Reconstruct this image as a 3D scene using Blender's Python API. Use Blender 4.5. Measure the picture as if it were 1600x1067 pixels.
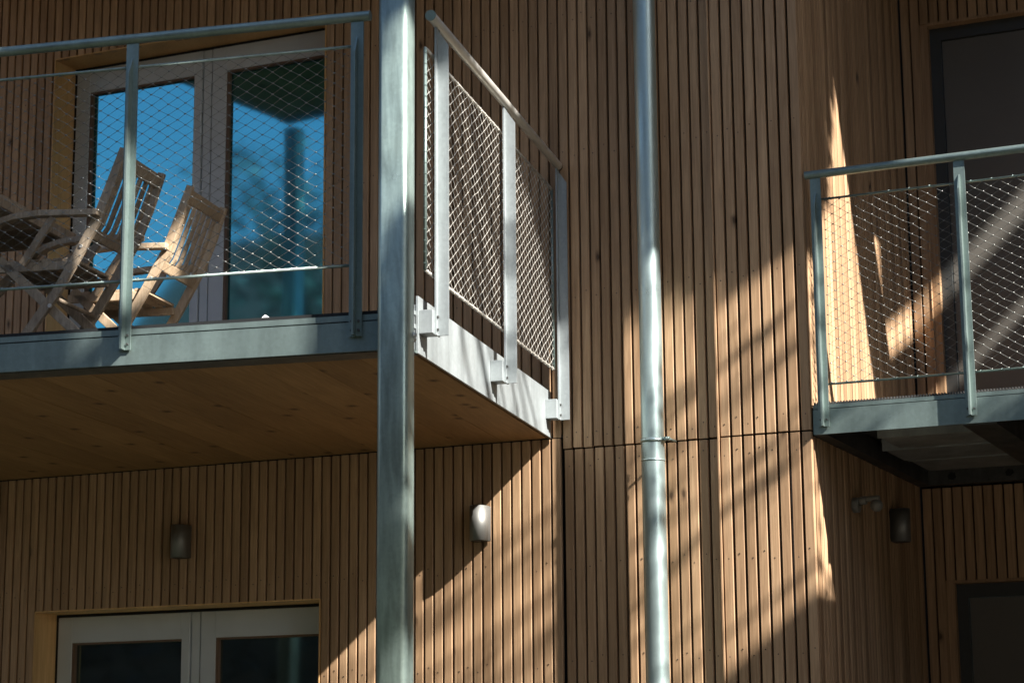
import bpy, bmesh, math, random
from mathutils import Vector, Matrix
random.seed(7)
SC = bpy.context.scene
COL = SC.collection
for o in list(bpy.data.objects): bpy.data.objects.remove(o)

# ------------------------------------------------------------------ camera
cam_data = bpy.data.cameras.new('camera'); cam = bpy.data.objects.new('camera', cam_data); COL.objects.link(cam)
cam_data.sensor_width = 36.0; cam_data.sensor_fit = 'HORIZONTAL'; cam_data.lens = 74.8
cam_data.clip_start = 0.1; cam_data.clip_end = 2000
cR = Vector((0.9113, 0.4116, -0.0080)).normalized(); cF = Vector((-0.4033, 0.8932, 0.1992)).normalized()
cR = (cR - cF * cR.dot(cF)).normalized(); cU = cR.cross(cF)
m = Matrix((cR, cU, -cF)).transposed().to_4x4(); m.translation = Vector((0, 0, 1.6)); cam.matrix_world = m
cam_data.dof.use_dof = True; cam_data.dof.focus_distance = 8.0; cam_data.dof.aperture_fstop = 5.0
SC.camera = cam
# ------------------------------------------------------------------ light
K, KZ = 3.3, 2.72                                   # direction to the sun is (K, -1, KZ)
SUN = Vector((K, -1, KZ)).normalized()
EL = math.asin(SUN.z); AZ = math.atan2(SUN.x, SUN.y)
W = bpy.data.worlds.new('World'); SC.world = W; W.use_nodes = True
nt = W.node_tree
sky = nt.nodes.new('ShaderNodeTexSky'); sky.sky_type = 'NISHITA'; sky.sun_disc = False
sky.sun_elevation = EL; sky.sun_rotation = AZ; sky.dust_density = 1.0; sky.ozone_density = 1.2; sky.air_density = 1.0
bg = nt.nodes['Background']; bg.inputs['Strength'].default_value = 0.062
nt.links.new(sky.outputs[0], bg.inputs[0])
sd = bpy.data.lights.new('sun', 'SUN'); sd.energy = 5.0; sd.angle = math.radians(0.53); sd.color = (1.0, 0.96, 0.91)
sun = bpy.data.objects.new('sun', sd); COL.objects.link(sun)
sun.rotation_euler = (-SUN).to_track_quat('-Z', 'Y').to_euler(); sun.location = (8, -2, 12)
SC.view_settings.view_transform = 'Standard'; SC.view_settings.look = 'None'
SC.view_settings.gamma = 1.0; SC.view_settings.exposure = 1.75; SC.view_settings.use_curve_mapping = False
SC.render.resolution_x = 1024; SC.render.resolution_y = 682

# ------------------------------------------------------------------ materials
def newmat(name):
    mt = bpy.data.materials.new(name); mt.use_nodes = True
    t = mt.node_tree; b = t.nodes['Principled BSDF']; return mt, t, b
def N(t, typ, **kw):
    n = t.nodes.new(typ)
    for k, v in kw.items():
        if k in n.inputs: n.inputs[k].default_value = v
        else: setattr(n, k, v)
    return n
def ramp(t, src, pts):
    r = t.nodes.new('ShaderNodeValToRGB'); e = r.color_ramp.elements
    while len(e) < len(pts): e.new(0.5)
    for i, (p, c) in enumerate(pts): e[i].position = p; e[i].color = (*c, 1) if len(c) == 3 else c
    t.links.new(src, r.inputs[0]); return r
def mixc(t, a, b, fac, mode='MIX'):
    mx = t.nodes.new('ShaderNodeMix'); mx.data_type = 'RGBA'; mx.blend_type = mode
    for s, v in ((6, a), (7, b), (0, fac)):
        if hasattr(v, 'is_output') or isinstance(v, bpy.types.NodeSocket): t.links.new(v, mx.inputs[s])
        else: mx.inputs[s].default_value = v if s == 0 else (*v, 1)
    return mx.outputs[2]

def wood(name, cols, grain=(26, 26, 1.1), rough=0.62, knots=True, vary=0.5, kscale=2.2, kstretch=(1, 1, 0.45), kdark=(0.05, 0.028, 0.014), bump=0.25, kaxis='Z', krad=0.017, kkeep=0.45):
    mt, t, b = newmat(name)
    tc = N(t, 'ShaderNodeTexCoord'); oi = N(t, 'ShaderNodeObjectInfo')
    off = N(t, 'ShaderNodeVectorMath', operation='SCALE'); off.inputs[0].default_value = (37.1, 17.3, 61.7)
    t.links.new(oi.outputs['Random'], off.inputs['Scale'])
    add = N(t, 'ShaderNodeVectorMath', operation='ADD')
    t.links.new(tc.outputs['Object'], add.inputs[0]); t.links.new(off.outputs[0], add.inputs[1])
    mp = N(t, 'ShaderNodeMapping'); mp.inputs['Scale'].default_value = grain
    t.links.new(add.outputs[0], mp.inputs[0])
    n1 = N(t, 'ShaderNodeTexNoise', Scale=4.0, Detail=5.0, Roughness=0.62, Distortion=0.6)
    t.links.new(mp.outputs[0], n1.inputs['Vector'])
    mp2 = N(t, 'ShaderNodeMapping'); mp2.inputs['Scale'].default_value = tuple(g * 0.09 + 0.35 for g in grain)
    t.links.new(add.outputs[0], mp2.inputs[0])
    n2 = N(t, 'ShaderNodeTexNoise', Scale=2.0, Detail=3.0); t.links.new(mp2.outputs[0], n2.inputs['Vector'])
    c1 = ramp(t, n1.outputs[0], [(0.30, cols[0]), (0.55, cols[1]), (0.75, cols[2])])
    # board to board difference
    wn = N(t, 'ShaderNodeTexWhiteNoise', noise_dimensions='1D'); t.links.new(oi.outputs['Random'], wn.inputs['W'])
    br = ramp(t, wn.outputs[0], [(0, (1 - vary * .42, 1 - vary * .46, 1 - vary * .5)), (0.5, (1, 1, 1)), (1, (1 + vary * .22, 1 + vary * .24, 1 + vary * .26))])
    c2 = mixc(t, c1.outputs[0], br.outputs[0], 1.0, 'MULTIPLY')
    b2 = ramp(t, n2.outputs[0], [(0.3, (0.80, 0.78, 0.76)), (0.7, (1.1, 1.1, 1.1))])
    c3 = mixc(t, c2, b2.outputs[0], 1.0, 'MULTIPLY')
    if knots:
        mk = N(t, 'ShaderNodeMapping'); mk.inputs['Scale'].default_value = kstretch; t.links.new(add.outputs[0], mk.inputs[0])
        sx = N(t, 'ShaderNodeSeparateXYZ'); cx = N(t, 'ShaderNodeCombineXYZ'); t.links.new(mk.outputs[0], sx.inputs[0])
        t.links.new(sx.outputs['X'], cx.inputs['X']); t.links.new(sx.outputs[kaxis], cx.inputs['Y'])
        nz = N(t, 'ShaderNodeTexNoise', Scale=30.0, Detail=2.0); t.links.new(add.outputs[0], nz.inputs['Vector'])
        jig = N(t, 'ShaderNodeVectorMath', operation='SCALE', Scale=0.012); t.links.new(nz.outputs['Color'], jig.inputs[0])
        ad2 = N(t, 'ShaderNodeVectorMath', operation='ADD'); t.links.new(cx.outputs[0], ad2.inputs[0]); t.links.new(jig.outputs[0], ad2.inputs[1])
        vo = N(t, 'ShaderNodeTexVoronoi', voronoi_dimensions='2D', Scale=kscale); t.links.new(ad2.outputs[0], vo.inputs['Vector'])
        kr = ramp(t, vo.outputs['Distance'], [(krad * .55, (0.9, 0.9, 0.9)), (krad, (0.5, 0.5, 0.5)), (krad * 2.2, (0, 0, 0))])
        sp = N(t, 'ShaderNodeSeparateColor'); t.links.new(vo.outputs['Color'], sp.inputs[0])
        gt = N(t, 'ShaderNodeMath', operation='GREATER_THAN'); gt.inputs[1].default_value = kkeep; t.links.new(sp.outputs[0], gt.inputs[0])
        ml = N(t, 'ShaderNodeMath', operation='MULTIPLY'); t.links.new(gt.outputs[0], ml.inputs[0]); t.links.new(kr.outputs[0], ml.inputs[1])
        c3 = mixc(t, c3, kdark, ml.outputs[0])
    t.links.new(c3, b.inputs['Base Color'])
    b.inputs['Roughness'].default_value = rough; b.inputs['Specular IOR Level'].default_value = 0.3
    bp = N(t, 'ShaderNodeBump', Strength=bump, Distance=0.002); t.links.new(n1.outputs[0], bp.inputs['Height']); t.links.new(bp.outputs[0], b.inputs['Normal'])
    return mt

def steel(name, col, rough=0.42, metal=0.75, spangle=0.14, streak=0.25, scale=14):
    mt, t, b = newmat(name)
    tc = N(t, 'ShaderNodeTexCoord')
    mp = N(t, 'ShaderNodeMapping'); mp.inputs['Scale'].default_value = (1, 1, 0.14); t.links.new(tc.outputs['Object'], mp.inputs[0])
    n1 = N(t, 'ShaderNodeTexNoise', Scale=scale, Detail=5.0, Roughness=0.6, Distortion=0.4); t.links.new(mp.outputs[0], n1.inputs['Vector'])
    vo = N(t, 'ShaderNodeTexVoronoi', Scale=90.0); t.links.new(tc.outputs['Object'], vo.inputs['Vector'])
    n2 = N(t, 'ShaderNodeTexNoise', Scale=5.0, Detail=4.0); t.links.new(tc.outputs['Object'], n2.inputs['Vector'])
    a = ramp(t, n1.outputs[0], [(0.3, tuple(c * (1 - streak) for c in col)), (0.7, tuple(min(1, c * (1 + streak)) for c in col))])
    s = ramp(t, vo.outputs['Color'], [(0, (1 - spangle,) * 3), (1, (1 + spangle,) * 3)])
    c = mixc(t, a.outputs[0], s.outputs[0], 1.0, 'MULTIPLY')
    t.links.new(c, b.inputs['Base Color'])
    rr = N(t, 'ShaderNodeMapRange'); rr.inputs[1].default_value = 0.3; rr.inputs[2].default_value = 0.7
    rr.inputs[3].default_value = rough - 0.1; rr.inputs[4].default_value = rough + 0.14
    t.links.new(n2.outputs[0], rr.inputs[0]); t.links.new(rr.outputs[0], b.inputs['Roughness'])
    b.inputs['Metallic'].default_value = metal
    bp = N(t, 'ShaderNodeBump', Strength=0.12, Distance=0.002); t.links.new(n1.outputs[0], bp.inputs['Height']); t.links.new(bp.outputs[0], b.inputs['Normal'])
    return mt

def plain(name, col, rough=0.6, metal=0.0, spec=0.4, var=0.15, scale=8, bump=0.0):
    mt, t, b = newmat(name)
    tc = N(t, 'ShaderNodeTexCoord'); n = N(t, 'ShaderNodeTexNoise', Scale=scale, Detail=5.0); t.links.new(tc.outputs['Object'], n.inputs['Vector'])
    r = ramp(t, n.outputs[0], [(0.3, tuple(c * (1 - var) for c in col)), (0.7, tuple(c * (1 + var) for c in col))])
    t.links.new(r.outputs[0], b.inputs['Base Color'])
    b.inputs['Roughness'].default_value = rough; b.inputs['Metallic'].default_value = metal; b.inputs['Specular IOR Level'].default_value = spec
    if bump:
        bp = N(t, 'ShaderNodeBump', Strength=bump, Distance=0.01); t.links.new(n.outputs[0], bp.inputs['Height']); t.links.new(bp.outputs[0], b.inputs['Normal'])
    return mt

def glass(name, tint, refl=0.6, base=(0.006, 0.008, 0.009)):
    mt, t, b = newmat(name)
    out = t.nodes['Material Output']
    b.inputs['Base Color'].default_value = (*base, 1); b.inputs['Roughness'].default_value = 0.3
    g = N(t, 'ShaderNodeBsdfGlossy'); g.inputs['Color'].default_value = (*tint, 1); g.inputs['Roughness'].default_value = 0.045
    tc = N(t, 'ShaderNodeTexCoord'); n = N(t, 'ShaderNodeTexNoise', Scale=1.3, Detail=1.0); t.links.new(tc.outputs['Object'], n.inputs['Vector'])
    bp = N(t, 'ShaderNodeBump', Strength=0.05, Distance=0.02); t.links.new(n.outputs[0], bp.inputs['Height']); t.links.new(bp.outputs[0], g.inputs['Normal'])
    fr = N(t, 'ShaderNodeFresnel', IOR=1.5); mr = N(t, 'ShaderNodeMapRange')
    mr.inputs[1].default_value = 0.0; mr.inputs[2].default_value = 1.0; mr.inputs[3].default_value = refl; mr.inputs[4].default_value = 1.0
    t.links.new(fr.outputs[0], mr.inputs[0])
    mx = N(t, 'ShaderNodeMixShader'); t.links.new(mr.outputs[0], mx.inputs[0]); t.links.new(b.outputs[0], mx.inputs[1]); t.links.new(g.outputs[0], mx.inputs[2])
    t.links.new(mx.outputs[0], out.inputs[0]); return mt

def leafmat(name, c0, c1):
    mt, t, b = newmat(name)
    gm = N(t, 'ShaderNodeNewGeometry')
    r = ramp(t, gm.outputs['Random Per Island'], [(0, c0), (1, c1)])
    t.links.new(r.outputs[0], b.inputs['Base Color']); b.inputs['Roughness'].default_value = 0.55
    return mt

M = {}
LARCH = [(0.33, 0.203, 0.112), (0.455, 0.290, 0.163), (0.535, 0.358, 0.212)]
M['slat'] = wood('larch_slat', LARCH, vary=0.46)
M['slat_side'] = wood('larch_slat_narrow', LARCH, vary=0.95)
M['reveal'] = wood('reveal_board_glow', [(0.62, 0.37, 0.15), (0.72, 0.45, 0.20), (0.78, 0.51, 0.25)], vary=0.2)  # bounce glow on the reveals put into a brighter base colour
M['plank'] = wood('spruce_ceiling', [(0.28, 0.155, 0.062), (0.36, 0.205, 0.085), (0.42, 0.25, 0.115)], grain=(22, 1.2, 22), kscale=5.5, kstretch=(1.0, 0.8, 1.0), kdark=(0.06, 0.022, 0.008), vary=0.4, kaxis='Y', krad=0.075, kkeep=0.6)
M['teak'] = wood('weathered_teak', [(0.24, 0.185, 0.130), (0.37, 0.295, 0.21), (0.47, 0.385, 0.29)], grain=(20, 20, 4), knots=False, vary=0.6)
M['teak_pale'] = wood('pale_teak', [(0.44, 0.32, 0.20), (0.57, 0.43, 0.285), (0.65, 0.51, 0.36)], grain=(20, 20, 4), knots=False, vary=0.3)
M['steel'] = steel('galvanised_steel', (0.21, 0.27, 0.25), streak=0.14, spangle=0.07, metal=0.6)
M['column'] = steel('galvanised_column', (0.27, 0.345, 0.31), rough=0.36, metal=0.6, spangle=0.07, streak=0.32, scale=30)
M['pipe'] = steel('zinc_pipe', (0.46, 0.57, 0.55), rough=0.36, metal=0.8, spangle=0.03, streak=0.08)
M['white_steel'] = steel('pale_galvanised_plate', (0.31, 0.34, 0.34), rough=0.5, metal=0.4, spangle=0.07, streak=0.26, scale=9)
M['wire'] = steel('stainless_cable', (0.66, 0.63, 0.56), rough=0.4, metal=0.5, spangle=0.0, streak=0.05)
M['wire_shade'] = steel('shaded_cable', (0.24, 0.24, 0.22), rough=0.4, metal=0.7, spangle=0.0, streak=0.05)  # same cable in a darker colour for the nets in shade
M['dark_steel'] = steel('dark_steel', (0.10, 0.10, 0.095), rough=0.5, metal=0.6)
M['brushed'] = steel('brushed_lamp_steel', (0.28, 0.28, 0.26), rough=0.55, metal=0.85, spangle=0.0, streak=0.05, scale=60)
M['membrane'] = plain('black_membrane', (0.005, 0.004, 0.0035), rough=0.9)
M['gap'] = plain('black_rubber', (0.01, 0.011, 0.011), rough=0.8)
M['frame'] = plain('grey_window_frame', (0.58, 0.60, 0.60), rough=0.45, var=0.04)
M['bead'] = plain('brown_bead', (0.17, 0.10, 0.06), rough=0.6)
M['door'] = plain('dark_grey_door', (0.14, 0.13, 0.112), rough=0.5, var=0.08, scale=2)
M['doorframe'] = plain('charcoal_frame', (0.055, 0.058, 0.056), rough=0.45, var=0.05)
M['glass_up'] = glass('sky_tinted_glass', (0.17, 0.74, 0.93), 0.52)  # blue of the mirrored sky put into the reflection tint
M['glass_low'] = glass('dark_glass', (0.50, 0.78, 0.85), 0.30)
M['screw'] = plain('screw_head', (0.07, 0.055, 0.045), rough=0.4, metal=0.5)
M['ground'] = plain('dark_lawn', (0.016, 0.022, 0.009), rough=0.95, var=0.4, scale=3, bump=0.5)
M['paving'] = plain('concrete_paving', (0.12, 0.10, 0.075), rough=0.9, var=0.2, scale=6)
M['bark'] = plain('bark', (0.09, 0.07, 0.05), rough=0.9, var=0.4, scale=20, bump=0.6)
M['leaf'] = leafmat('green_leaves', (0.035, 0.06, 0.018), (0.09, 0.12, 0.035))
M['leaf_dark'] = leafmat('dark_leaves', (0.008, 0.012, 0.006), (0.02, 0.028, 0.012))
M['rooftile'] = plain('red_brown_tile', (0.10, 0.045, 0.036), rough=0.85, var=0.35, scale=14, bump=0.4)
M['plaster'] = plain('dark_timber_wall', (0.10, 0.075, 0.06), rough=0.9)
M['pale'] = plain('pale_sheet', (0.6, 0.55, 0.48), rough=0.5)
M['white'] = plain('white_paper', (0.75, 0.74, 0.72), rough=0.8)
M['black'] = plain('black_plastic', (0.02, 0.02, 0.02), rough=0.4)
M['grey_plastic'] = plain('grey_plastic', (0.20, 0.195, 0.17), rough=0.35, var=0.06)

# ------------------------------------------------------------------ mesh helpers
class MB:
    def __init__(s): s.v = []; s.f = []; s.sm = []
    def quadbox(s, c):                                # 8 corners: 4 bottom (ccw), 4 top
        i = len(s.v); s.v += [tuple(p) for p in c]
        s.f += [(i+3, i+2, i+1, i), (i+4, i+5, i+6, i+7), (i, i+1, i+5, i+4), (i+1, i+2, i+6, i+5), (i+2, i+3, i+7, i+6), (i+3, i, i+4, i+7)]
        s.sm += [False] * 6; return s
    def box(s, x0, x1, y0, y1, z0, z1):
        return s.quadbox([(x0, y0, z0), (x1, y0, z0), (x1, y1, z0), (x0, y1, z0), (x0, y0, z1), (x1, y0, z1), (x1, y1, z1), (x0, y1, z1)])
    def prism(s, poly, h0, h1, axis='z', smooth=False):    # extrude a ccw polygon
        i = len(s.v); n = len(poly)
        def P(a, b, h): return {'z': (a, b, h), 'y': (a, h, b), 'x': (h, a, b)}[axis]
        s.v += [P(a, b, h0) for a, b in poly] + [P(a, b, h1) for a, b in poly]
        s.f += [tuple(range(i + n - 1, i - 1, -1)), tuple(range(i + n, i + 2 * n))]; s.sm += [False, False]
        for k in range(n):
            j = (k + 1) % n; s.f.append((i + k, i + j, i + n + j, i + n + k)); s.sm.append(smooth)
        return s
    def tube(s, p0, p1, r, n=12, r1=None, caps=True, smooth=True):
        p0, p1 = Vector(p0), Vector(p1); d = (p1 - p0).normalized()
        a = d.orthogonal().normalized(); b = d.cross(a); r1 = r if r1 is None else r1
        i = len(s.v)
        for p, rr in ((p0, r), (p1, r1)):
            for k in range(n):
                t = 2 * math.pi * k / n; s.v.append(tuple(p + a * (rr * math.cos(t)) + b * (rr * math.sin(t))))
        for k in range(n):
            j = (k + 1) % n; s.f.append((i + k, i + j, i + n + j, i + n + k)); s.sm.append(smooth)
        if caps:
            s.f += [tuple(range(i + n - 1, i - 1, -1)), tuple(range(i + n, i + 2 * n))]; s.sm += [False, False]
        return s
    def bar(s, p0, p1, w, h, up=(0, 1, 0)):           # rectangular bar; w along 'up', h across
        p0, p1 = Vector(p0), Vector(p1); d = (p1 - p0).normalized(); u = Vector(up); u = (u - d * u.dot(d)).normalized(); q = d.cross(u)
        c = []
        for p in (p0, p1):
            for a, b in ((-1, -1), (1, -1), (1, 1), (-1, 1)): c.append(p + u * (a * w / 2) + q * (b * h / 2))
        return s.quadbox(c)
    def mesh(s, name):
        me = bpy.data.meshes.new(name); me.from_pydata(s.v, [], s.f)
        me.polygons.foreach_set('use_smooth', s.sm); me.validate()
        bm = bmesh.new(); bm.from_mesh(me); bmesh.ops.recalc_face_normals(bm, faces=bm.faces); bm.to_mesh(me); bm.free(); return me
    def build(s, name, mat, parent=None, loc=(0, 0, 0), bevel=0, **tags):
        return link(name, s.mesh(name), mat, parent, loc, bevel, **tags)
def link(name, me, mat, parent=None, loc=(0, 0, 0), bevel=0, **tags):
    if mat and not me.materials: me.materials.append(M[mat])
    o = bpy.data.objects.new(name, me); COL.objects.link(o); o.location = loc
    if parent: o.parent = parent
    if bevel:
        bv = o.modifiers.new('bevel', 'BEVEL'); bv.width = bevel; bv.segments = 2; bv.limit_method = 'ANGLE'
    for k, v in tags.items(): o[k] = v
    return o
def thing(name, label, cat, loc=(0, 0, 0), rz=0, group=None):
    o = bpy.data.objects.new(name, None); COL.objects.link(o); o.location = loc; o.rotation_euler = (0, 0, rz); o.empty_display_size = 0.2
    o['label'] = label; o['category'] = cat
    if group: o['group'] = group
    return o

# ------------------------------------------------------------------ ground
def ground():
    g = MB(); n = 40; S = 300
    bm = bmesh.new(); bmesh.ops.create_grid(bm, x_segments=60, y_segments=60, size=S)
    for v in bm.verts: v.co.z = 0.03 * math.sin(v.co.x * .4) * math.cos(v.co.y * .3) - 0.04
    me = bpy.data.meshes.new('ground'); bm.to_mesh(me); bm.free()
    link('ground', me, 'ground', kind='structure')
ground()
tg = MB(); tg.box(-2.4, 5.2, 1.0, 7.84, -.03, .012)  # paving added to bounce warm sunlight into the recess
tg.build('bounce_terrace', 'paving', kind='structure')

# ------------------------------------------------------------------ the building
FN = 7.868                                            # plane of the slatted front
B = thing('timber_building', 'timber clad apartment building with vertical larch slats and recessed bay', 'building', (0, 0, 0))
def slat_profile(w, t=0.022, c=0.0018): return [(c, 0), (w - c, 0), (w, c), (w, t), (0, t), (0, c)]
slat_cache = {}
def slat(parent, u, z0, z1, w, n=FN, axis='front'):
    key = (round(z1 - z0, 3), round(w, 4), axis)
    if key not in slat_cache:
        p = slat_profile(w)
        if axis == 'side': p = [(-b, a) for a, b in p]            # faces +x, runs along +y
        slat_cache[key] = MB().prism(p, 0, z1 - z0).mesh('slat')
    if axis == 'side': return link('slat', slat_cache[key], 'slat_side', parent, (n, u, z0))
    return link('slat', slat_cache[key], 'slat', parent, (u, n, z0))

UL, UR = -5.911, -4.452                                # both patio windows
TOPU, TOPL = 4.926, 2.327                              # their heads
fw = MB()
for u0, u1, z0, z1 in ((-9.5, UL - .004, 0, 7), (UR + .004, -2.306, 0, 7), (UL - .004, UR + .004, TOPU + .004, 7), (UL - .004, UR + .004, TOPL + .004, 2.95)):
    fw.box(u0, u1, 7.906, 8.25, z0, z1)
front = fw.build('front_wall', 'membrane', B)
back_skin = MB()
def run(a, b, pitch, gap, z0, z1, n=FN, win=None, first='left'):
    """slats from a to b; returns the centres"""
    cnt = round((b - a) / pitch); pitch = (b - a) / cnt; cs = []
    for k in range(cnt):
        u0 = a + k * pitch + gap / 2; w = pitch - gap; u1 = u0 + w; top, bot = z1, z0
        if z0 > 2 and u1 < -3.33: bot = 3.074 if u1 < -3.41 else 2.938
        segs = [(bot, top)]
        if win and u1 > UL and u0 < UR:
            if u0 < UL: continue_w = UL - u0
            segs = [(win, top)] if win > z0 else []
            if u0 < UL - .006:                       # cut along the opening's edge
                slat(front, u0, bot, win, UL - u0, n)
            if u1 > UR + .006:
                slat(front, UR, bot, win, u1 - UR, n)
        dz = random.uniform(-.0015, .0015); dn = random.uniform(-.0012, .0012)
        for s0, s1 in segs: slat(front, u0, s0 + (dz if s0 > 0 else 0), s1, w, n + dn)
        cs.append(u0 + w / 2)
    return cs
LV = -6.402
c_low = run(-3.338 - 0.0444 * 69, -3.338, 0.0444, 0.0094, 0.05, 2.934, win=TOPL)
c_mid = run(-3.327, -2.663, 0.0451, 0.0094, 0.05, 2.8845)
c_rt = run(-2.656, -2.2795, 0.0472, 0.0102, 0.05, 2.8845, n=FN - 0.018)
c_up = run(-3.198 - 0.0447 * 72, -2.663, 0.0447, 0.0094, 2.8925, 6.9, win=TOPU)
c_urt = run(-2.656, -2.2795, 0.0472, 0.0102, 2.8925, 6.9, n=FN - 0.018)
MB().box(-2.6625, -2.6565, FN - .024, FN + .02, 0.05, 6.9).build('edge_trim', 'slat', front)
ext = MB()
for k in range(58):
    u0 = -9.4 + k * 0.0447 * 1.0 + .1
    if u0 > -6.47: break
    ext.box(u0, u0 + .0375, FN, FN + .022, 0.05, 2.934); ext.box(u0, u0 + .0375, FN, FN + .022, 3.09, 6.9)
ext.build('slat_run', 'slat', front, kind='stuff')
# ventilation battens closing the slat ends under the balcony and beside openings
MB().box(-9.4, -3.33, FN + .003, 7.905, 2.936, 2.946).build('cover_strip', 'gap', front)
# screws
sc = MB()
def screw(u, z, n): sc.prism([(u + .0028 * math.cos(a), z + .0028 * math.sin(a)) for a in [k * math.pi / 3 for k in range(6)]], n - .0008, n + .002, axis='y')
for cs, rows, n in ((c_low, (2.02, 2.415), FN), (c_mid, (2.05, 2.42, 2.83), FN), (c_rt, (2.05, 2.42, 2.83), FN - .018),
                    (c_up, (3.53, 4.13, 4.72), FN), ([c for c in c_up if c > -3.34], (2.945,), FN), (c_urt, (2.945, 3.53, 4.13, 4.72), FN - .018)):
    for i, c in enumerate(cs):
        for r in rows:
            if UL < c < UR and (r < TOPL or 2.95 < r < TOPU): continue
            screw(c + random.uniform(-.006, .006), r + (.012 if i % 2 else -.012) + random.uniform(-.006, .006), n)
sc.build('screw_heads', 'screw', front, kind='stuff')

# recess: side wall (faces right) and back wall
SU, BN = -2.281, 9.57
MB().box(-2.45, SU - .026, 8.255, BN + .3, 0, 7).build('recess_side_wall', 'membrane', B)
side = [o for o in B.children if o.name == 'recess_side_wall'][0]
MB().box(-2.45, SU - .026, 7.93, 8.2545, 0, 7).build('wall_end', 'membrane', side)
ns = 37; p = (BN - .004 - (FN + .008)) / ns
for k in range(ns):
    y0 = FN + .008 + k * p + .006; dn = random.uniform(-.0012, .0012)
    for z0, z1 in ((0.05, 2.868), (2.99, 6.9)): slat(side, y0, z0, z1, p - .012, SU + dn, 'side')
bw = MB()
DU0, DU1, DZU, DZL = -2.184, -1.02, 5.075, 2.44
for u0, u1, z0, z1 in ((SU, DU0 - .003, 0, 7), (DU1 + .003, 3.49, 0, 7), (DU0 - .003, DU1 + .003, DZU + .003, 7), (DU0 - .003, DU1 + .003, DZL + .003, 2.99)):
    bw.box(u0, u1, BN + .029, BN + .3, z0, z1)
back = bw.build('recess_back_wall', 'membrane', B)
u = SU + .008; bext = MB()
while u < 3.44:
    w = 0.0385; u1 = u + w
    if u1 < DU0 + .004 or u > DU1: segs = [(0.05, 2.86), (2.99, 6.9)]
    else: segs = [(DZL, 2.86), (DZU, 6.9)]
    for z0, z1 in segs:
        if u < -1.3: slat(back, u, z0, z1, w, BN + random.uniform(-.001, .001))
        else: bext.box(u, u + w, BN, BN + .022, z0, z1)
    u += 0.0463
bext.build('slat_run', 'slat', back, kind='stuff')

# windows
def window(z0, z1, pane, label):
    w = MB().box(UL + .001, UR - .001, 8.03, 8.10, z1 - .05, z1 - .001).build('window', 'frame', B, label=label)   # head rail of the frame
    fz = z1 - .001; F0 = 8.03
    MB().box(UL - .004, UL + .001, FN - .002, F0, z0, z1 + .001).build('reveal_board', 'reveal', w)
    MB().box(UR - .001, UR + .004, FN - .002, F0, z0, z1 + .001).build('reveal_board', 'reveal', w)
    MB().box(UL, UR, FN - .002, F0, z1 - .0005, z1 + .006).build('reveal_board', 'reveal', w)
    # outer frame shadow line and casement frames
    MB().box(UL + .001, UL + .016, F0 - .004, 8.09, z0, fz).build('seal', 'gap', w)
    MB().box(UL + .016, UR - .004, F0 - .004, 8.09, fz - .012, fz).build('seal', 'gap', w)
    for a, b, gl in ((UL + .018, -5.190, 1), (-5.132, UR - .003, 1)):
        f = MB(); ft = fz - .014
        f.box(a, a + .075, F0 - .012, 8.08, z0, ft); f.box(b - .042, b, F0 - .012, 8.08, z0, ft)
        f.box(a + .075, b - .042, F0 - .012, 8.08, ft - .115, ft); f.box(a + .075, b - .042, F0 - .012, 8.08, z0, z0 + .08)
        fo = f.build('casement', 'frame', w, bevel=.002)
        bd = MB()
        bd.box(a + .075, a + .089, F0 - .006, 8.07, z0 + .08, ft - .115); bd.box(a + .089, b - .042, F0 - .006, 8.07, ft - .124, ft - .115)
        bd.build('glazing_bead', 'bead', w)
        MB().box(a + .089, b - .042, F0 + .012, F0 + .03, z0 + .08, ft - .124).build('pane', pane, w)
    MB().box(-5.182, -5.140, F0 - .008, 8.08, z0, fz - .014).build('mullion', 'frame', w, bevel=.002)
    return w
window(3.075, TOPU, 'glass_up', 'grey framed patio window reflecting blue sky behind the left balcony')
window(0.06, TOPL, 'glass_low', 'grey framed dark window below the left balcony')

def door(z0, z1, label):
    d = MB().box(DU0 + .036, DU1 - .036, BN + .05, BN + .12, z1 - .075, z1 - .014).build('door', 'doorframe', B, label=label)
    MB().box(DU0 - .003, DU0 + .0, BN - .003, BN + .1, z0, z1).build('reveal_board', 'slat', d)
    MB().box(DU0 + .0, DU0 + .036, BN + .012, BN + .1, z0, z1).build('reveal_board', 'slat', d)
    MB().box(DU1 - .036, DU1 + .003, BN - .003, BN + .1, z0, z1).build('reveal_board', 'slat', d)
    MB().box(DU0 + .036, DU1 - .036, BN - .003, BN + .1, z1 - .014, z1).build('reveal_board', 'slat', d)
    MB().box(DU0 + .036, DU0 + .088, BN + .05, BN + .12, z0, z1 - .075).build('door_frame', 'doorframe', d)
    MB().box(DU1 - .088, DU1 - .036, BN + .05, BN + .12, z0, z1 - .075).build('door_frame', 'doorframe', d)
    MB().box(DU0 + .0905, DU1 - .0905, BN + .062, BN + .11, z0, z1 - .078).build('door_leaf', 'door', d, bevel=.002)
    h = MB(); h.tube((DU1 - .15, BN + .065, z0 + 1.0), (DU1 - .15, BN + .01, z0 + 1.0), .009); h.tube((DU1 - .15, BN + .012, z0 + 1.0), (DU1 - .27, BN + .012, z0 + 1.0), .009)
    h.build('handle', 'brushed', d)
door(3.0, DZU, 'dark grey door behind the right balcony')
door(0.06, DZL, 'dark grey door under the right balcony')
rf_ = MB(); rf_.box(-9.5, -2.31, 7.80, 12.0, 6.95, 7.2); rf_.box(-2.309, 3.49, 9.58, 12.0, 7.001, 7.2); rf_.build('roof', 'dark_steel', B)

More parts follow.
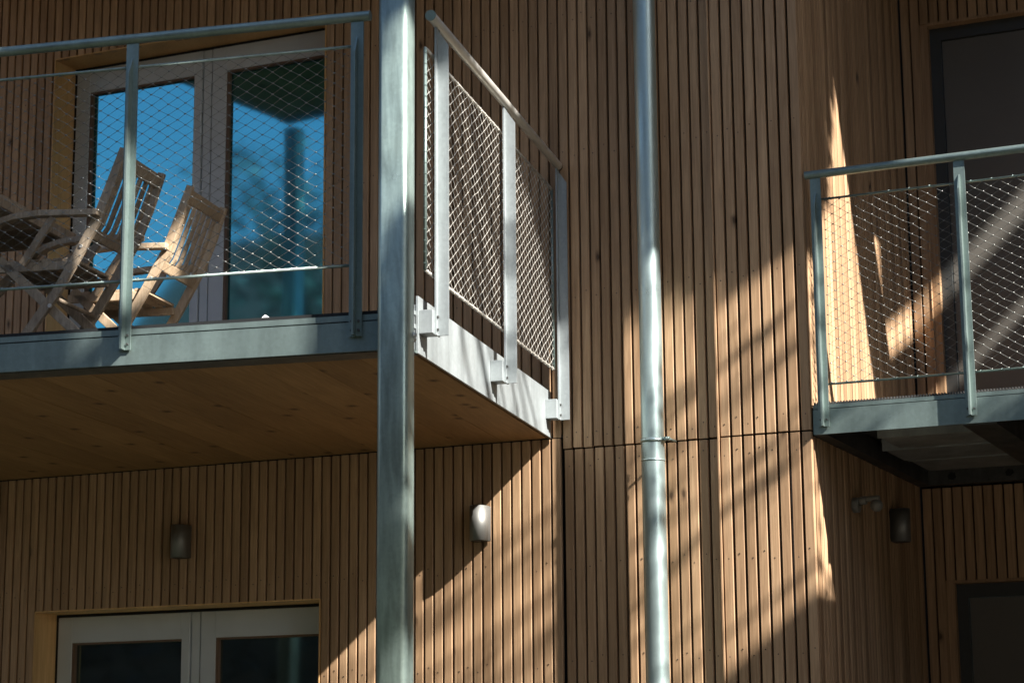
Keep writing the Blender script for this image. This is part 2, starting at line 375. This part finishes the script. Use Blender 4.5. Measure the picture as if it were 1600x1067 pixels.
# ------------------------------------------------------------------ left balcony (its own axes)
A = math.radians(9.95)
OX, OY = -3.044, 5.952
BW = 3.3                                               # length along the front
def wally(x): return (FN - .004 - OY - x * math.sin(A)) / math.cos(A)
def to_world(x, y, z): return Vector((OX + x * math.cos(A) - y * math.sin(A), OY + x * math.sin(A) + y * math.cos(A), z))

def t_post(z0, z1, web_len=.036, fl=.044, cut=True):
    """T section: flange lies in x, web points to -y"""
    m_ = MB(); m_.box(-fl / 2, fl / 2, -.006, 0, z0, z1)
    t = .0035
    m_.prism([(-.0062, z0), (-.0062, z1 - (.055 if cut else .010)), (-web_len, z1 - (.115 if cut else .062)), (-web_len, z0)], -t, t, axis='x')
    return m_
def net(m_, a0, a1, z0, z1, P, wr=.0010, W_=.062, H_=.0375):
    """cable net of diamonds; P(a, z) gives the point"""
    sl = H_ / W_
    na = int((a1 - a0) / W_) ; W2 = (a1 - a0) / max(1, na); nz = int((z1 - z0) / H_); H2 = (z1 - z0) / nz
    P0 = P; jit = {}
    def Q(i, j):
        if (i, j) not in jit:
            e = 0 if j in (0, 2 * nz) else 1
            jit[(i, j)] = (a0 + i * W2 / 2 + random.gauss(0, .0016), z0 + j * H2 / 2 + e * (random.gauss(0, .0012) - .004 * math.sin(math.pi * j / (2 * nz)) * math.sin(i * .21) ** 2))
        return jit[(i, j)]
    for j in range(2 * nz + 1):
        for i in range(2 * na + 1):
            if (i + j) % 2: continue
            a, z = Q(i, j)
            if i < 2 * na and j < 2 * nz: m_.tube(P(a, z), P(*Q(i + 1, j + 1)), wr, 3, caps=False)
            if i > 0 and j < 2 * nz: m_.tube(P(a, z), P(*Q(i - 1, j + 1)), wr, 3, caps=False)
            p0 = P(a - .0035, z); p1 = P(a + .0035, z); m_.tube(p0, p1, .0026, 4)
    return m_
def laced_rod(m_, p0, p1, r, n_turn):
    p0, p1 = Vector(p0), Vector(p1); m_.tube(p0, p1, r, 10)
    d = (p1 - p0) / n_turn; u = d.normalized(); up = Vector((0, 0, 1)) if abs(u.z) < .5 else Vector((0, 1, 0)); q = u.cross(up).normalized(); up = q.cross(u)
    for i in range(n_turn):
        c = p0 + d * (i + .5)
        pts = [c + u * (t * .012 - .006) + (q * math.cos(6.28 * t) + up * math.sin(6.28 * t)) * (r + .0012) for t in (0, .17, .33, .5, .67, .83, 1)]
        for a, b in zip(pts[:-1], pts[1:]): m_.tube(a, b, .0011, 3, caps=False)

def left_balcony(name, label, dz=0.0, full=True, group=None):
    o = thing(name, label, 'balcony', (OX, OY, dz), A, group)
    # deck and fascia
    d = MB(); d.quadbox([(-BW, .012, 2.955), (-.02, .012, 2.955), (-.02, wally(-.02), 2.955), (-BW, wally(-BW), 2.955), (-BW, .012, 3.0715), (-.02, .012, 3.0715), (-.02, wally(-.02), 3.0715), (-BW, wally(-BW), 3.0715)])
    d.build('deck', 'gap', o)
    f = MB(); f.box(-BW, -.006, 0, .010, 2.938, 3.0345); f.box(-BW, -.006, .010, .11, 2.938, 2.946); f.build('front_fascia', 'steel', o)
    MB().box(-BW, -.010, .0035, .0115, 3.0395, 3.0585).build('edge_angle', 'steel', o)
    MB().box(-BW, -.010, .0105, .112, 2.9345, 2.9378).build('bottom_flange', 'dark_steel', o)
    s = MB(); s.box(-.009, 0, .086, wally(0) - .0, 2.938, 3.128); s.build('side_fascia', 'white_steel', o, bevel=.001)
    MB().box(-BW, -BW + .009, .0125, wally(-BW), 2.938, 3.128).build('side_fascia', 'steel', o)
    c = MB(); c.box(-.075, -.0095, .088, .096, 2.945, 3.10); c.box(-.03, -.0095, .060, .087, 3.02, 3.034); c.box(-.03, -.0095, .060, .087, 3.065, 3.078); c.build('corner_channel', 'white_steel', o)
    # ceiling planks
    npl = 17; pw = (BW - .03) / npl
    for i in range(npl):
        x0 = -BW + .01 + i * pw + .0007; x1 = x0 + pw - .0014; jz = random.uniform(0, .0008)
        q = MB(); q.quadbox([(0, .113, 0), (x1 - x0, .113, 0), (x1 - x0, wally(x1), 0), (0, wally(x0), 0), (0, .113, .016), (x1 - x0, .113, .016), (x1 - x0, wally(x1), .016), (0, wally(x0), .016)])
        q.build('ceiling_plank', 'plank', o, (x0, 0, 2.9375 + jz))
    if not full: return o
    # front railing
    pm = t_post(2.986, 4.054).mesh('post')
    pxs = [-.184, -.990, -1.796, -2.602, -3.25]
    for x in pxs:
        p_ = link('post', pm, 'steel', o, (x, -.004, 0))
        for bx in (-.012, .012):
            for bz in (3.005, 3.035): MB().tube((bx, -.0062, bz), (bx, -.013, bz), .0042, 6, smooth=False).build('bolt', 'dark_steel', p_)
        MB().box(-.020, .020, .0005, .0035, 2.99, 3.05).build('mounting_plate', 'steel', p_)
    MB().tube((-BW, -.008, 4.069), (-.138, -.008, 4.069), .0172, 24).build('handrail', 'steel', o, bevel=.0015)
    for z in (3.972, 3.225):
        r = MB(); laced_rod(r, (-3.26, .006, z), (-.19, .006, z), .0052, 50); r.build('net_rod', 'steel', o)
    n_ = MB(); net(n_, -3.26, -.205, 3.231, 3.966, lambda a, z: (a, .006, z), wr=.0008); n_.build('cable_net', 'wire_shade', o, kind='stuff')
    # side railing (web points to +x)
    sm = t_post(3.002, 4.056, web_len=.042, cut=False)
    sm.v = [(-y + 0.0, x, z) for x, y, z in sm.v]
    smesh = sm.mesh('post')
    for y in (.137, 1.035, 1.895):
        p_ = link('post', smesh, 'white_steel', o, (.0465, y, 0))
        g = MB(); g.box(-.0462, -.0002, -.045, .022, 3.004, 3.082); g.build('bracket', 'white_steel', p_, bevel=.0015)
        for bz in (3.02, 3.062): MB().tube((.0062, -.014, bz), (.012, -.014, bz), .005, 6, smooth=False).build('bolt', 'dark_steel', p_)
    hr = MB().tube((.052, .052, 4.071), (.052, 1.905, 4.071), .0172, 24); hr.build('handrail', 'wire', o, bevel=.0015)
    MB().tube((.052, 1.9055, 4.071), (.052, wally(.052) - .003, 4.071), .013, 16).build('rail_anchor', 'dark_steel', o)
    MB().tube((.052, .0475, 4.071), (.052, .0515, 4.071), .0185, 24).build('end_cap', 'steel', o)
    sx = .030
    for z in (3.964, 3.207):
        r = MB(); laced_rod(r, (sx, .062, z), (sx, 1.872, z), .0052, 30); r.build('net_rod', 'wire', o)
    for y in (.062, 1.872):
        r = MB(); laced_rod(r, (sx, y, 3.207), (sx, y, 3.964), .0058, 20); r.build('net_rod', 'steel', o)
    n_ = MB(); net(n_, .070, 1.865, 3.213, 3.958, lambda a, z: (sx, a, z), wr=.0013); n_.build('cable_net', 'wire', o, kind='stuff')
    return o
left_balcony('balcony', 'left balcony with sunlit pale steel side, cable net railing and timber underside')
left_balcony('balcony', 'upper balcony above the left window, out of the picture, mirrored in its glass', dz=2.52, full=False)

# steel column
def rounded(w, r, n=5):
    pts = []
    for cx, cy, a0 in ((w/2 - r, w/2 - r, 0), (-w/2 + r, w/2 - r, 90), (-w/2 + r, -w/2 + r, 180), (w/2 - r, -w/2 + r, 270)):
        for k in range(n + 1):
            a = math.radians(a0 + 90 * k / n); pts.append((cx + r * math.cos(a), cy + r * math.sin(a)))
    return pts
def column(label, x):
    co = thing('support_column', label, 'column', to_world(x, -.082, 0), A)
    MB().prism(rounded(.100, .020), 0.012, 5.45, smooth=True).build('shaft', 'column', co)
    MB().box(-.1, .1, -.1, .1, 0, .012).build('base_plate', 'steel', co)
    arm = MB(); arm.tube((.030, .048, 2.968), (.030, .092, 2.968), .010, 12); arm.tube((.044, .02, 2.968), (.058, .03, 2.968), .012, 12, r1=.006); arm.build('bolt', 'white_steel', co)
column('thick galvanised steel column in front of the left balcony corner', -.023)
column('far column of the left balcony, out of the picture, mirrored in the patio window', -BW - .03)

# downpipe
px, py_ = -2.906, 7.775
dp = thing('downpipe', 'round zinc rainwater downpipe running up the slatted wall', 'pipe', (px, py_, 0))
MB().tube((0, 0, 2.80), (0, 0, 6.9), .0448, 40, caps=False).build('upper_pipe', 'pipe', dp)
MB().tube((0, 0, 0.02), (0, 0, 2.885), .0462, 40, caps=False).build('lower_pipe', 'pipe', dp)
MB().tube((0, 0, 2.798), (0, 0, 2.806), .0476, 40).build('sleeve_bead', 'pipe', dp)
cl = MB(); cl.tube((0, 0, 2.872), (0, 0, 2.888), .0486, 40); cl.build('pipe_clamp', 'pipe', dp)
sw = MB(); sw.tube((.046, -.01, 2.884), (.075, -.012, 2.884), .008, 8); sw.tube((.060, -.026, 2.884), (.060, .006, 2.884), .0065, 8); sw.tube((.068, .0, 2.884), (.068, .075, 2.884), .005, 8); sw.build('clamp_screw', 'steel', dp)

# ------------------------------------------------------------------ right balcony
RN = FN - .006
def right_balcony(name, label, dz=0.0, full=True, ux=1.6, shade_len=0):
    o = thing(name, label, 'balcony', (SU + .003, RN, dz))
    L = ux - SU - .003
    f = MB(); f.box(0, L, 0, .010, 2.871, 2.9675); f.build('front_fascia', 'steel', o)
    MB().box(0, L, .0035, .035, 2.971, 2.986).build('edge_angle', 'steel', o)
    D = BN - RN - .004
    MB().box(.0, .05, .0105, D, 2.868, 2.95).build('side_channel', 'dark_steel', o)
    MB().box(.051, L, D - .06, D, 2.868, 2.95).build('rear_beam', 'dark_steel', o)
    for x in (.16, .42, .70, 1.0): MB().tube((x, D - .060, 2.90), (x, D - .075, 2.90), .018, 6, smooth=False).build('rear_bolt', 'black', o)
    MB().box(.575, .70, .0105, D - .0605, 2.866, 2.944).build('long_beam', 'dark_steel', o)
    MB().box(1.9, 2.0, .0105, D - .0605, 2.866, 2.944).build('long_beam', 'dark_steel', o)
    for y0, y1, z in ((.24, .58, 2.884), (.62, .98, 2.890), (1.05, 1.42, 2.902)):
        s = MB(); s.box(.19 if y0 < .3 else .11, .574, y0, y1, z, z + .03); s.box(.19 if y0 < .3 else .11, .574, y0 - .012, y0 - .0005, z - .008, z + .05); s.build('soffit_beam', 'white_steel', o)
    MB().box(.0505, L, .036, D - .0605, 2.954, 2.966).build('deck_plate', 'dark_steel', o)
    g = MB(); x = .004
    while x < L - .01: g.box(x, x + .004, .006, .30, 2.9865, 2.997); x += .0115
    g.build('deck_grating', 'dark_steel', o, kind='stuff')
    MB().box(.0, L, .301, D - .01, 2.967, 2.993).build('deck', 'dark_steel', o)
    if shade_len: MB().box(L + .001, L + shade_len, 0, .315, 2.871, 2.99).build('shade_strip', 'steel', o)  # strip added to block sun beside the lit wedge in the recess
    if not full: return o
    pm = t_post(2.899, 3.886, web_len=.034, fl=.042).mesh('post')
    for x in (.045, .612, 1.18, 1.75, 2.32, 2.89, 3.46):
        p_ = link('post', pm, 'steel', o, (x, -.004, 0))
        for bx in (-.012, .012): MB().tube((bx, -.0062, 2.925), (bx, -.012, 2.925), .0042, 6, smooth=False).build('bolt', 'dark_steel', p_)
        MB().box(-.018, .018, .0005, .0035, 2.905, 2.96).build('mounting_plate', 'steel', p_)
    MB().tube((.004, -.008, 3.902), (L, -.008, 3.902), .0165, 24).build('handrail', 'steel', o, bevel=.0015)
    for z in (3.802, 3.065):
        r = MB(); laced_rod(r, (.06, .006, z), (L, .006, z), .0048, 48); r.build('net_rod', 'steel', o)
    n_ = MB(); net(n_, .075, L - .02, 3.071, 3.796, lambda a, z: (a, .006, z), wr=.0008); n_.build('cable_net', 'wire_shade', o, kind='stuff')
    return o
right_balcony('balcony', 'right balcony set into the recess, steel grating deck and cable net railing')
right_balcony('balcony', 'upper recess balcony above the right one, out of the picture, shading the recess', dz=2.955, full=False, ux=0.16, shade_len=1.2)

# ------------------------------------------------------------------ lamps and sensor
def lamp(label, x, y, z, rz):
    o = thing('wall_lamp', label, 'lamp', (x, y, z), rz, 'up and down wall lamps')
    h = .142; pts = [(.036, 0), (.036, -.042)] + [(.036 * math.cos(a), -.042 - .036 * math.sin(a)) for a in [math.pi * k / 14 for k in range(1, 14)]] + [(-.036, -.042), (-.036, 0)]
    sh = MB(); sh.prism(pts[::-1], 0, h, smooth=True); sh.build('lamp_body', 'brushed', o)
    inn = [(a * .86, -.004 + (b + .004) * .93 if b < -.01 else -.006) for a, b in pts]
    MB().prism(inn[::-1], -.0015, .002).build('lens', 'black', o)
    MB().prism(inn[::-1], h - .002, h + .0015).build('lens', 'black', o)
    MB().box(-.03, .03, .0002, .004, .01, h - .01).build('back_plate', 'dark_steel', o)
lamp('brushed steel wall lamp in shade above the lower left window', -5.128, FN - .005, 2.532, 0)
lamp('brushed steel wall lamp half in sunlight right of the thick column', -3.688, FN - .005, 2.532, 0)
lamp('dim steel wall lamp on the recess side wall beside the motion sensor', SU + .005, 9.01, 2.565, math.pi / 2)
ms = thing('motion_sensor', 'small grey motion sensor with ball head on the recess side wall', 'sensor', (SU, 8.40, 2.67))
MB().tube((.0, 0, -.012), (.028, 0, -.012), .031, 20).build('wall_mount', 'grey_plastic', ms, bevel=.004)
a_ = MB(); a_.tube((.0285, 0, .004), (.058, 0, .006), .017, 14); a_.tube((.052, 0, .010), (.112, 0, .012), .0115, 12); a_.build('arm', 'grey_plastic', ms, bevel=.003)
bm = bmesh.new(); bmesh.ops.create_uvsphere(bm, u_segments=20, v_segments=12, radius=.026)
for f_ in bm.faces: f_.smooth = True
me = bpy.data.meshes.new('sensor_head'); bm.to_mesh(me); bm.free(); link('sensor_head', me, 'grey_plastic', ms, (.098, 0, -.018))

# ------------------------------------------------------------------ garden furniture on the left balcony
FL = 3.0725
def chair(label, x, y, mat, far):
    o = thing('garden_chair', label, 'chair', to_world(x, y, FL), A, 'folding wooden garden chairs')
    Wd = .375; t = .020
    prof = [(.0, .862), (-.045, .735), (-.098, .600), (-.180, .452), (-.262, .315), (-.368, .178), (-.505, .004)]
    for yy in (t / 2, Wd - t / 2):
        st = MB()
        for i, ((xa, za), (xb, zb)) in enumerate(zip(prof[:-1], prof[1:])):
            d = Vector((xb - xa, 0, zb - za)); L_ = d.length; d /= L_; q = Vector((-d.z, 0, d.x))
            w0 = .018 if i == 0 else .023; w1 = .023
            dn = Vector(prof[i + 2] + ()).to_3d() if False else None
            c = []
            for (px_, pz_), w_ in (((xa, za), w0), ((xb, zb), w1)):
                for a, b in ((-1, -1), (1, -1), (1, 1), (-1, 1)): c.append((px_ + q.x * a * w_ * .8, yy + b * t / 2, pz_ + q.z * a * w_ * .8))
            st.quadbox(c)
        st.build('back_stile', mat, o, bevel=.002)
    yi = .034
    for yy in (yi, Wd - yi):
        MB().bar((-.515, yy, .468), (-.010, yy, .006), .018, .036).build('leg', mat, o, bevel=.002)
        MB().bar((-.535, yy, .432), (-.205, yy, .428), .018, .034).build('seat_rail', mat, o, bevel=.002)
    for zc, h in ((.825, .055), (.545, .042)):
        xa = -.098 + (zc - .6) / (.862 - .6) * .098 if zc > .6 else -.098 - (.6 - zc) * .55
        MB().bar((xa, t, zc), (xa, Wd - t, zc), .020, h, up=(1, 0, -.38)).build('back_rail', mat, o, bevel=.003)
    for i in range(6):
        yy = .058 + i * (Wd - .116) / 5
        s = MB()
        for (xa, za), (xb, zb) in zip([(-.022, .80), (-.066, .68), (-.103, .585)], [(-.066, .68), (-.103, .585), (-.128, .55)]): s.bar((xa, yy, za), (xb, yy, zb), .022, .010)
        s.build('back_slat', mat, o)
    for i in range(7):
        xx = -.225 - i * .047
        MB().box(xx - .019, xx + .019, .03, Wd - .03, .447, .459).build('seat_slat', mat, o, bevel=.002)
    for yy in (-.012, Wd + .012):
        ar = MB(); pts = [(-.085, .612), (-.20, .618), (-.33, .624), (-.43, .618), (-.50, .600), (-.53, .580)]
        for (xa, za), (xb, zb) in zip(pts[:-1], pts[1:]): ar.bar((xa, yy, za), (xb, yy, zb), .040, .024)
        ar.build('armrest', mat, o, bevel=.003)
        MB().bar((-.275, yy, .605), (-.395, yy, .430), .016, .030).build('arm_support', mat, o, bevel=.002)
    for zc, xx in ((.30, -.27), (.12, -.40)):
        MB().tube((xx, .01, zc), (xx, Wd - .01, zc), .009, 10).build('stretcher', mat, o)
    for yy in (0, Wd):
        MB().tube((-.28, yy - .004, .268), (-.28, yy + .004, .268), .008, 10).build('hinge_bolt', 'wire', o); MB().tube((-.16, yy - .004, .49), (-.16, yy + .004, .49), .007, 10).build('hinge_bolt', 'wire', o)
    return o
chair('weathered folding wooden armchair beside the table, nearer the railing', -1.372, .755, 'teak', False)
chair('paler folding wooden chair nearer the patio window', -1.335, 1.31, 'teak_pale', True)
tb = thing('garden_table', 'dark slatted wooden folding table at the left edge of the balcony', 'table', to_world(-2.35, .95, FL), A)
for i in range(9):
    y = -.44 + i * .1; MB().box(-.45, .45, y, y + .085, .70, .722).build('table_slat', 'teak', tb, bevel=.003)
for x in (-.44, .455): MB().box(x, x + .02, -.46, .46, .672, .722).build('table_edge', 'teak', tb, bevel=.003)
for y in (-.38, .34):
    MB().box(-.44, .44, y, y + .03, .645, .69).build('apron', 'teak', tb)
    MB().bar((-.36, y + .05, .006), (.36, y + .05, .66), .022, .045).build('leg', 'teak', tb, bevel=.002)
    MB().bar((.36, y + .075, .006), (-.36, y + .075, .66), .022, .045).build('leg', 'teak', tb, bevel=.002)
# crumpled scrap on the deck edge
q = MB(); c0 = to_world(-.525, .03, 3.0725)
q.v = [(0, 0, 0), (.045, .01, 0), (.05, .03, .002), (.012, .028, .022), (.03, .012, .012)]; q.f = [(0, 4, 3), (0, 1, 4), (1, 2, 4), (2, 3, 4)]; q.sm = [False] * 4
q.v = [(x * .6, y * .6, z * .75) for x, y, z in q.v]
q.build('paper_scrap', 'white', None, c0, label='small crumpled white scrap on the left balcony edge', category='paper')

# ------------------------------------------------------------------ surroundings outside the frame (they shade the wall and mirror in the glass)
an = thing('annex', 'flat roofed timber annex right of the recess, out of the picture', 'building', (4.8, 7.4, 0))
MB().box(-1.3, 1.3, -2.8, 2.8, 0, 7.0).build('wall', 'slat', an); MB().box(-1.3, 1.35, -2.85, 2.85, 7.001, 7.05).build('roof', 'dark_steel', an)
rs = thing('light_slit_boards', 'sloping boards added over the annex roof, out of the picture, slit to stripe the recess light', 'screen', (3.62, 7.22, 7.05))
for z0, z1 in ((-.2, .76), (.84, 1.185), (1.335, 2.6)):  # boards and gaps added to shape the sun streaks in the recess
    MB().quadbox([(0, 0, z0), (.03, 0, z0), (.03, 2.2, z0 + .836), (0, 2.2, z0 + .836), (0, 0, z1), (.03, 0, z1), (.03, 2.2, z1 + .836), (0, 2.2, z1 + .836)]).build('board', 'slat', rs)
MB().box(.031, .10, 1.9, 1.97, .001, 3.2).build('post', 'dark_steel', rs)

wg = thing('sky_block_wing', 'dark wing added left of the balcony to block sky light, out of the picture', 'building', (-10.6, 6.4, 0))
MB().box(-1.8, 1.8, -1.3, 1.3, 0, 7.2).build('wall', 'plaster', wg); MB().box(-1.9, 1.9, -1.4, 1.3, 7.201, 7.35).build('roof', 'dark_steel', wg)  # unseen wing added to keep sky light off the lower left wall
E1 = Vector((SUN.y, -SUN.x, 0)).normalized(); E2 = SUN.cross(E1); E2 = E2 if E2.z > 0 else -E2
TOPC = [(-4.0, 5.85), (-4.9, 5.9), (-5.2, 6.1), (-5.77, 6.35), (-6.4, 6.15), (-6.6, 5.92), (-6.76, 5.65), (-6.9, 5.56), (-7.0, 5.68), (-7.19, 5.86), (-7.4, 6.4), (-7.7, 6.95), (-8.2, 7.0), (-9.5, 6.9)]
def btop(a):
    for (a0, b0), (a1, b1) in zip(TOPC[:-1], TOPC[1:]):
        if a1 <= a <= a0: return b0 + (b1 - b0) * (a - a0) / (a1 - a0)
    return 6.0
def leaf_card(m_, P, size, d=None):
    n = Vector((random.gauss(0, 1), random.gauss(0, 1), random.gauss(0, 1))).normalized()
    if d: n = (n + d * 1.0).normalized()
    a = n.orthogonal().normalized(); ang = random.uniform(0, 6.28); b = n.cross(a)
    u = a * math.cos(ang) + b * math.sin(ang); v = n.cross(u); i = len(m_.v); s = size * random.uniform(.7, 1.3)
    m_.v += [tuple(P - u * s), tuple(P + v * s * .45), tuple(P + u * s), tuple(P - v * s * .45)]; m_.f.append((i, i + 1, i + 2, i + 3)); m_.sm.append(False)
def branch(m_, p0, p1, r0, r1, n=5):
    p0, p1 = Vector(p0), Vector(p1); prev = p0
    for k in range(1, n + 1):
        t = k / n; q_ = p0.lerp(p1, t) + Vector((random.uniform(-.06, .06), random.uniform(-.06, .06), random.uniform(-.04, .04))) * (p1 - p0).length * .25 * (1 if k < n else 0)
        m_.tube(prev, q_, r0 + (r1 - r0) * (k - 1) / n, 7, r1=r0 + (r1 - r0) * t, caps=False); prev = q_
def shade_tree():
    base = Vector((5.0, 2.6, 0)); o = thing('shade_tree', 'broad leafy tree right of the building, out of the picture, dappling the wall', 'tree', base)
    lv = MB(); tr = MB(); top = Vector((4.8, 2.8, 6.0))
    branch(tr, base, top, .2, .13, 6)
    cnt = 0
    def shaded(a, b):
        if -4.64 < a < -4.36 and 5.2 < b < 5.8: return False
        if a > -4.84: return b > 3.2 and (math.sin(a * 9 + b * 5) + math.sin(b * 7.3 - a * 4) > -.45)
        if -5.50 < a < -5.22 and 6.3 < b < 6.95: return False
        return b > btop(a)
    while cnt < 17000:
        a = random.uniform(-9.6, -3.6); b = random.uniform(3.3, 8.6); t = random.uniform(4.2, 6.2)
        if ((a + 6.6) / 3.1) ** 2 + ((b - 6.6) / 2.2) ** 2 > 1.15 and not (a > -4.84 and b < 6.6): continue
        e = .06
        if not (shaded(a, b) and shaded(a - e, b) and shaded(a + e, b) and shaded(a, b - e) and shaded(a, b + e)): continue
        leaf_card(lv, E1 * a + E2 * b + SUN * t, .11, SUN); cnt += 1
    for k in range(1500): leaf_card(lv, E1 * random.uniform(-3.7, -2.7) + E2 * random.uniform(6.2, 9.2) + SUN * random.uniform(4.4, 6), .12, SUN)  # extra leaf cluster added to shade the far column
    hub = E1 * -4.2 + E2 * 6.9 + SUN * 5.2; branch(tr, top, hub, .13, .1, 6)
    # long thin boughs that cross the sunlit gap and draw soft bars on the wall
    for a0, b0, a1, b1, t, r_ in ((-5.9, 5.22, -6.62, 5.08, 7.5, .030), (-5.9, 4.90, -6.55, 4.80, 6.8, .026), (-6.55, 5.36, -7.05, 5.30, 7.2, .020), (-6.5, 4.96, -7.1, 5.08, 3.8, .011),
                                 (-6.55, 5.22, -7.0, 4.95, 3.6, .010), (-6.6, 5.44, -6.95, 5.46, 3.4, .009),
                                 (-6.5, 4.66, -7.25, 4.60, 3.8, .011), (-5.9, 5.42, -6.6, 5.50, 4.0, .011), (-6.0, 5.05, -6.5, 5.20, 3.8, .009)):
        p0 = E1 * a0 + E2 * b0 + SUN * t; p1 = E1 * a1 + E2 * b1 + SUN * t
        branch(tr, p0, p1, r_, r_ * .6, 7); branch(tr, hub, p0, .02, min(.014, r_), 7)
        for j in range(26): leaf_card(lv, p0.lerp(p1, random.random()) + Vector((random.gauss(0, .07), random.gauss(0, .07), random.gauss(0, .07))), .04)
    
    for k in range(16):
        a = random.uniform(-8.8, -4.2); b = max(6.7, btop(max(-9, min(-4.1, a))) + random.uniform(.3, 1.4)); branch(tr, hub, E1 * a + E2 * b + SUN * random.uniform(4, 5.6), .06, .02, 6)
    for m_ in (lv, tr): m_.v = [(x - base.x, y - base.y, z - base.z) for x, y, z in m_.v]
    tr.build('trunk', 'bark', o); 
    me = bpy.data.meshes.new('crown'); me.from_pydata(lv.v, [], lv.f); link('crown', me, 'leaf', o)
shade_tree()

def house():
    o = thing('opposite_house', 'dark timber house with red brown tiled roof, mirrored in the windows', 'house', (-13.4, -13, 0))
    w, d, e, r = 10.0, 7.0, 6.6, 10.2
    MB().box(-w/2, w/2, -d/2, d/2, 0, e).build('wall', 'plaster', o)
    rf = MB(); rf.prism([(-d/2 - .6, e - .3), (d/2 + .6, e - .3), (0, r)], -w/2 - .5, w/2 + .5, axis='x'); rf.build('roof', 'rooftile', o)
    for x in (-3.4, -1, 1.4, 3.6):
        for z in (1.2, 4.0):
            wi = MB().box(x - .5, x + .5, d/2 + .002, d/2 + .05, z, z + 1.4).build('window', 'frame', o); MB().box(x - .42, x + .42, d/2 + .051, d/2 + .06, z + .08, z + 1.32).build('pane', 'glass_low', wi)
house()
def block(label, x, y, w, d, h, nw):  # unseen buildings added to cut low sky light on the shaded walls
    o = thing('sky_blocker', label, 'building', (x, y, 0)); MB().box(-w/2, w/2, -d/2, d/2, 0, h).build('wall', 'plaster', o); MB().box(-w/2 - .3, w/2 + .3, -d/2 - .3, d/2 + .3, h + .001, h + .25).build('roof', 'rooftile', o)
    for f_ in range(int(h // 3)):
        for k in range(nw):
            xx = -w/2 + (k + .5) * w / nw; wi = MB().box(xx - .6, xx + .6, d/2 + .002, d/2 + .05, f_ * 3 + .9, f_ * 3 + 2.4).build('window', 'frame', o); MB().box(xx - .52, xx + .52, d/2 + .051, d/2 + .06, f_ * 3 + .98, f_ * 3 + 2.32).build('pane', 'glass_low', wi)
block('long dark block added across the courtyard to cut low sky light, behind the viewpoint', 6.5, -15, 27, 8, 12, 8)
block('low dark block added across the courtyard to cut low sky light, left of the opposite house', -26, -15, 13, 8, 7.2, 4)
block('tall dark block added at the left end of the courtyard to cut sky light', -31, 1.5, 8, 16, 13, 2)
def far_tree(label, x, y, h, r, n, seed):
    random.seed(seed); o = thing('garden_tree', label, 'tree', (x, y, 0), 0, 'garden trees across the yard'); tr = MB(); lv = MB()
    branch(tr, (0, 0, 0), (.2, .1, h * .8), .22, .05, 7)
    tips = []
    for k in range(26):
        z0 = h * random.uniform(.3, .78); a = random.uniform(0, 6.28); L_ = r * random.uniform(.5, 1.0); p1 = (L_ * math.cos(a), L_ * math.sin(a), z0 + random.uniform(.2, .28) * h * random.random() + .3)
        branch(tr, (.1, .05, z0), p1, .06, .015, 4); tips.append(Vector(p1)); tips.append(Vector((.1, .05, z0)).lerp(Vector(p1), .65))
    for k in range(n):
        c = random.choice(tips); leaf_card(lv, c + Vector((random.gauss(0, .4), random.gauss(0, .4), random.gauss(0, .3))), .12)
    tr.build('trunk', 'bark', o); me = bpy.data.meshes.new('crown'); me.from_pydata(lv.v, [], lv.f); link('crown', me, 'leaf_dark', o)
far_tree('tall loose tree across the yard, mirrored in the right patio pane', -14.3, -8.5, 10.4, 1.6, 3200, 3)
far_tree('rounder tree behind the opposite house, mirrored above its roof', -17.6, -18.0, 14.0, 2.2, 2800, 5)
hd = thing('hedge', 'dark clipped hedge across the yard, mirrored in the lower windows', 'hedge', (-13, -3.5, 0)); random.seed(11); hv = MB()
for k in range(9000):
    x = random.uniform(-11, 11); y = random.choice((random.uniform(-.5, .5), .5 + random.gauss(0, .06))); z = random.uniform(0, 4.7 + .18 * math.sin(x * 1.7)); leaf_card(hv, Vector((x, y, z)), .13)
me = bpy.data.meshes.new('foliage'); me.from_pydata(hv.v, [], hv.f); link('foliage', me, 'leaf_dark', hd)
MB().box(-10.8, 10.8, -.4, .4, 0, 4.5).build('inner_twigs', 'bark', hd)
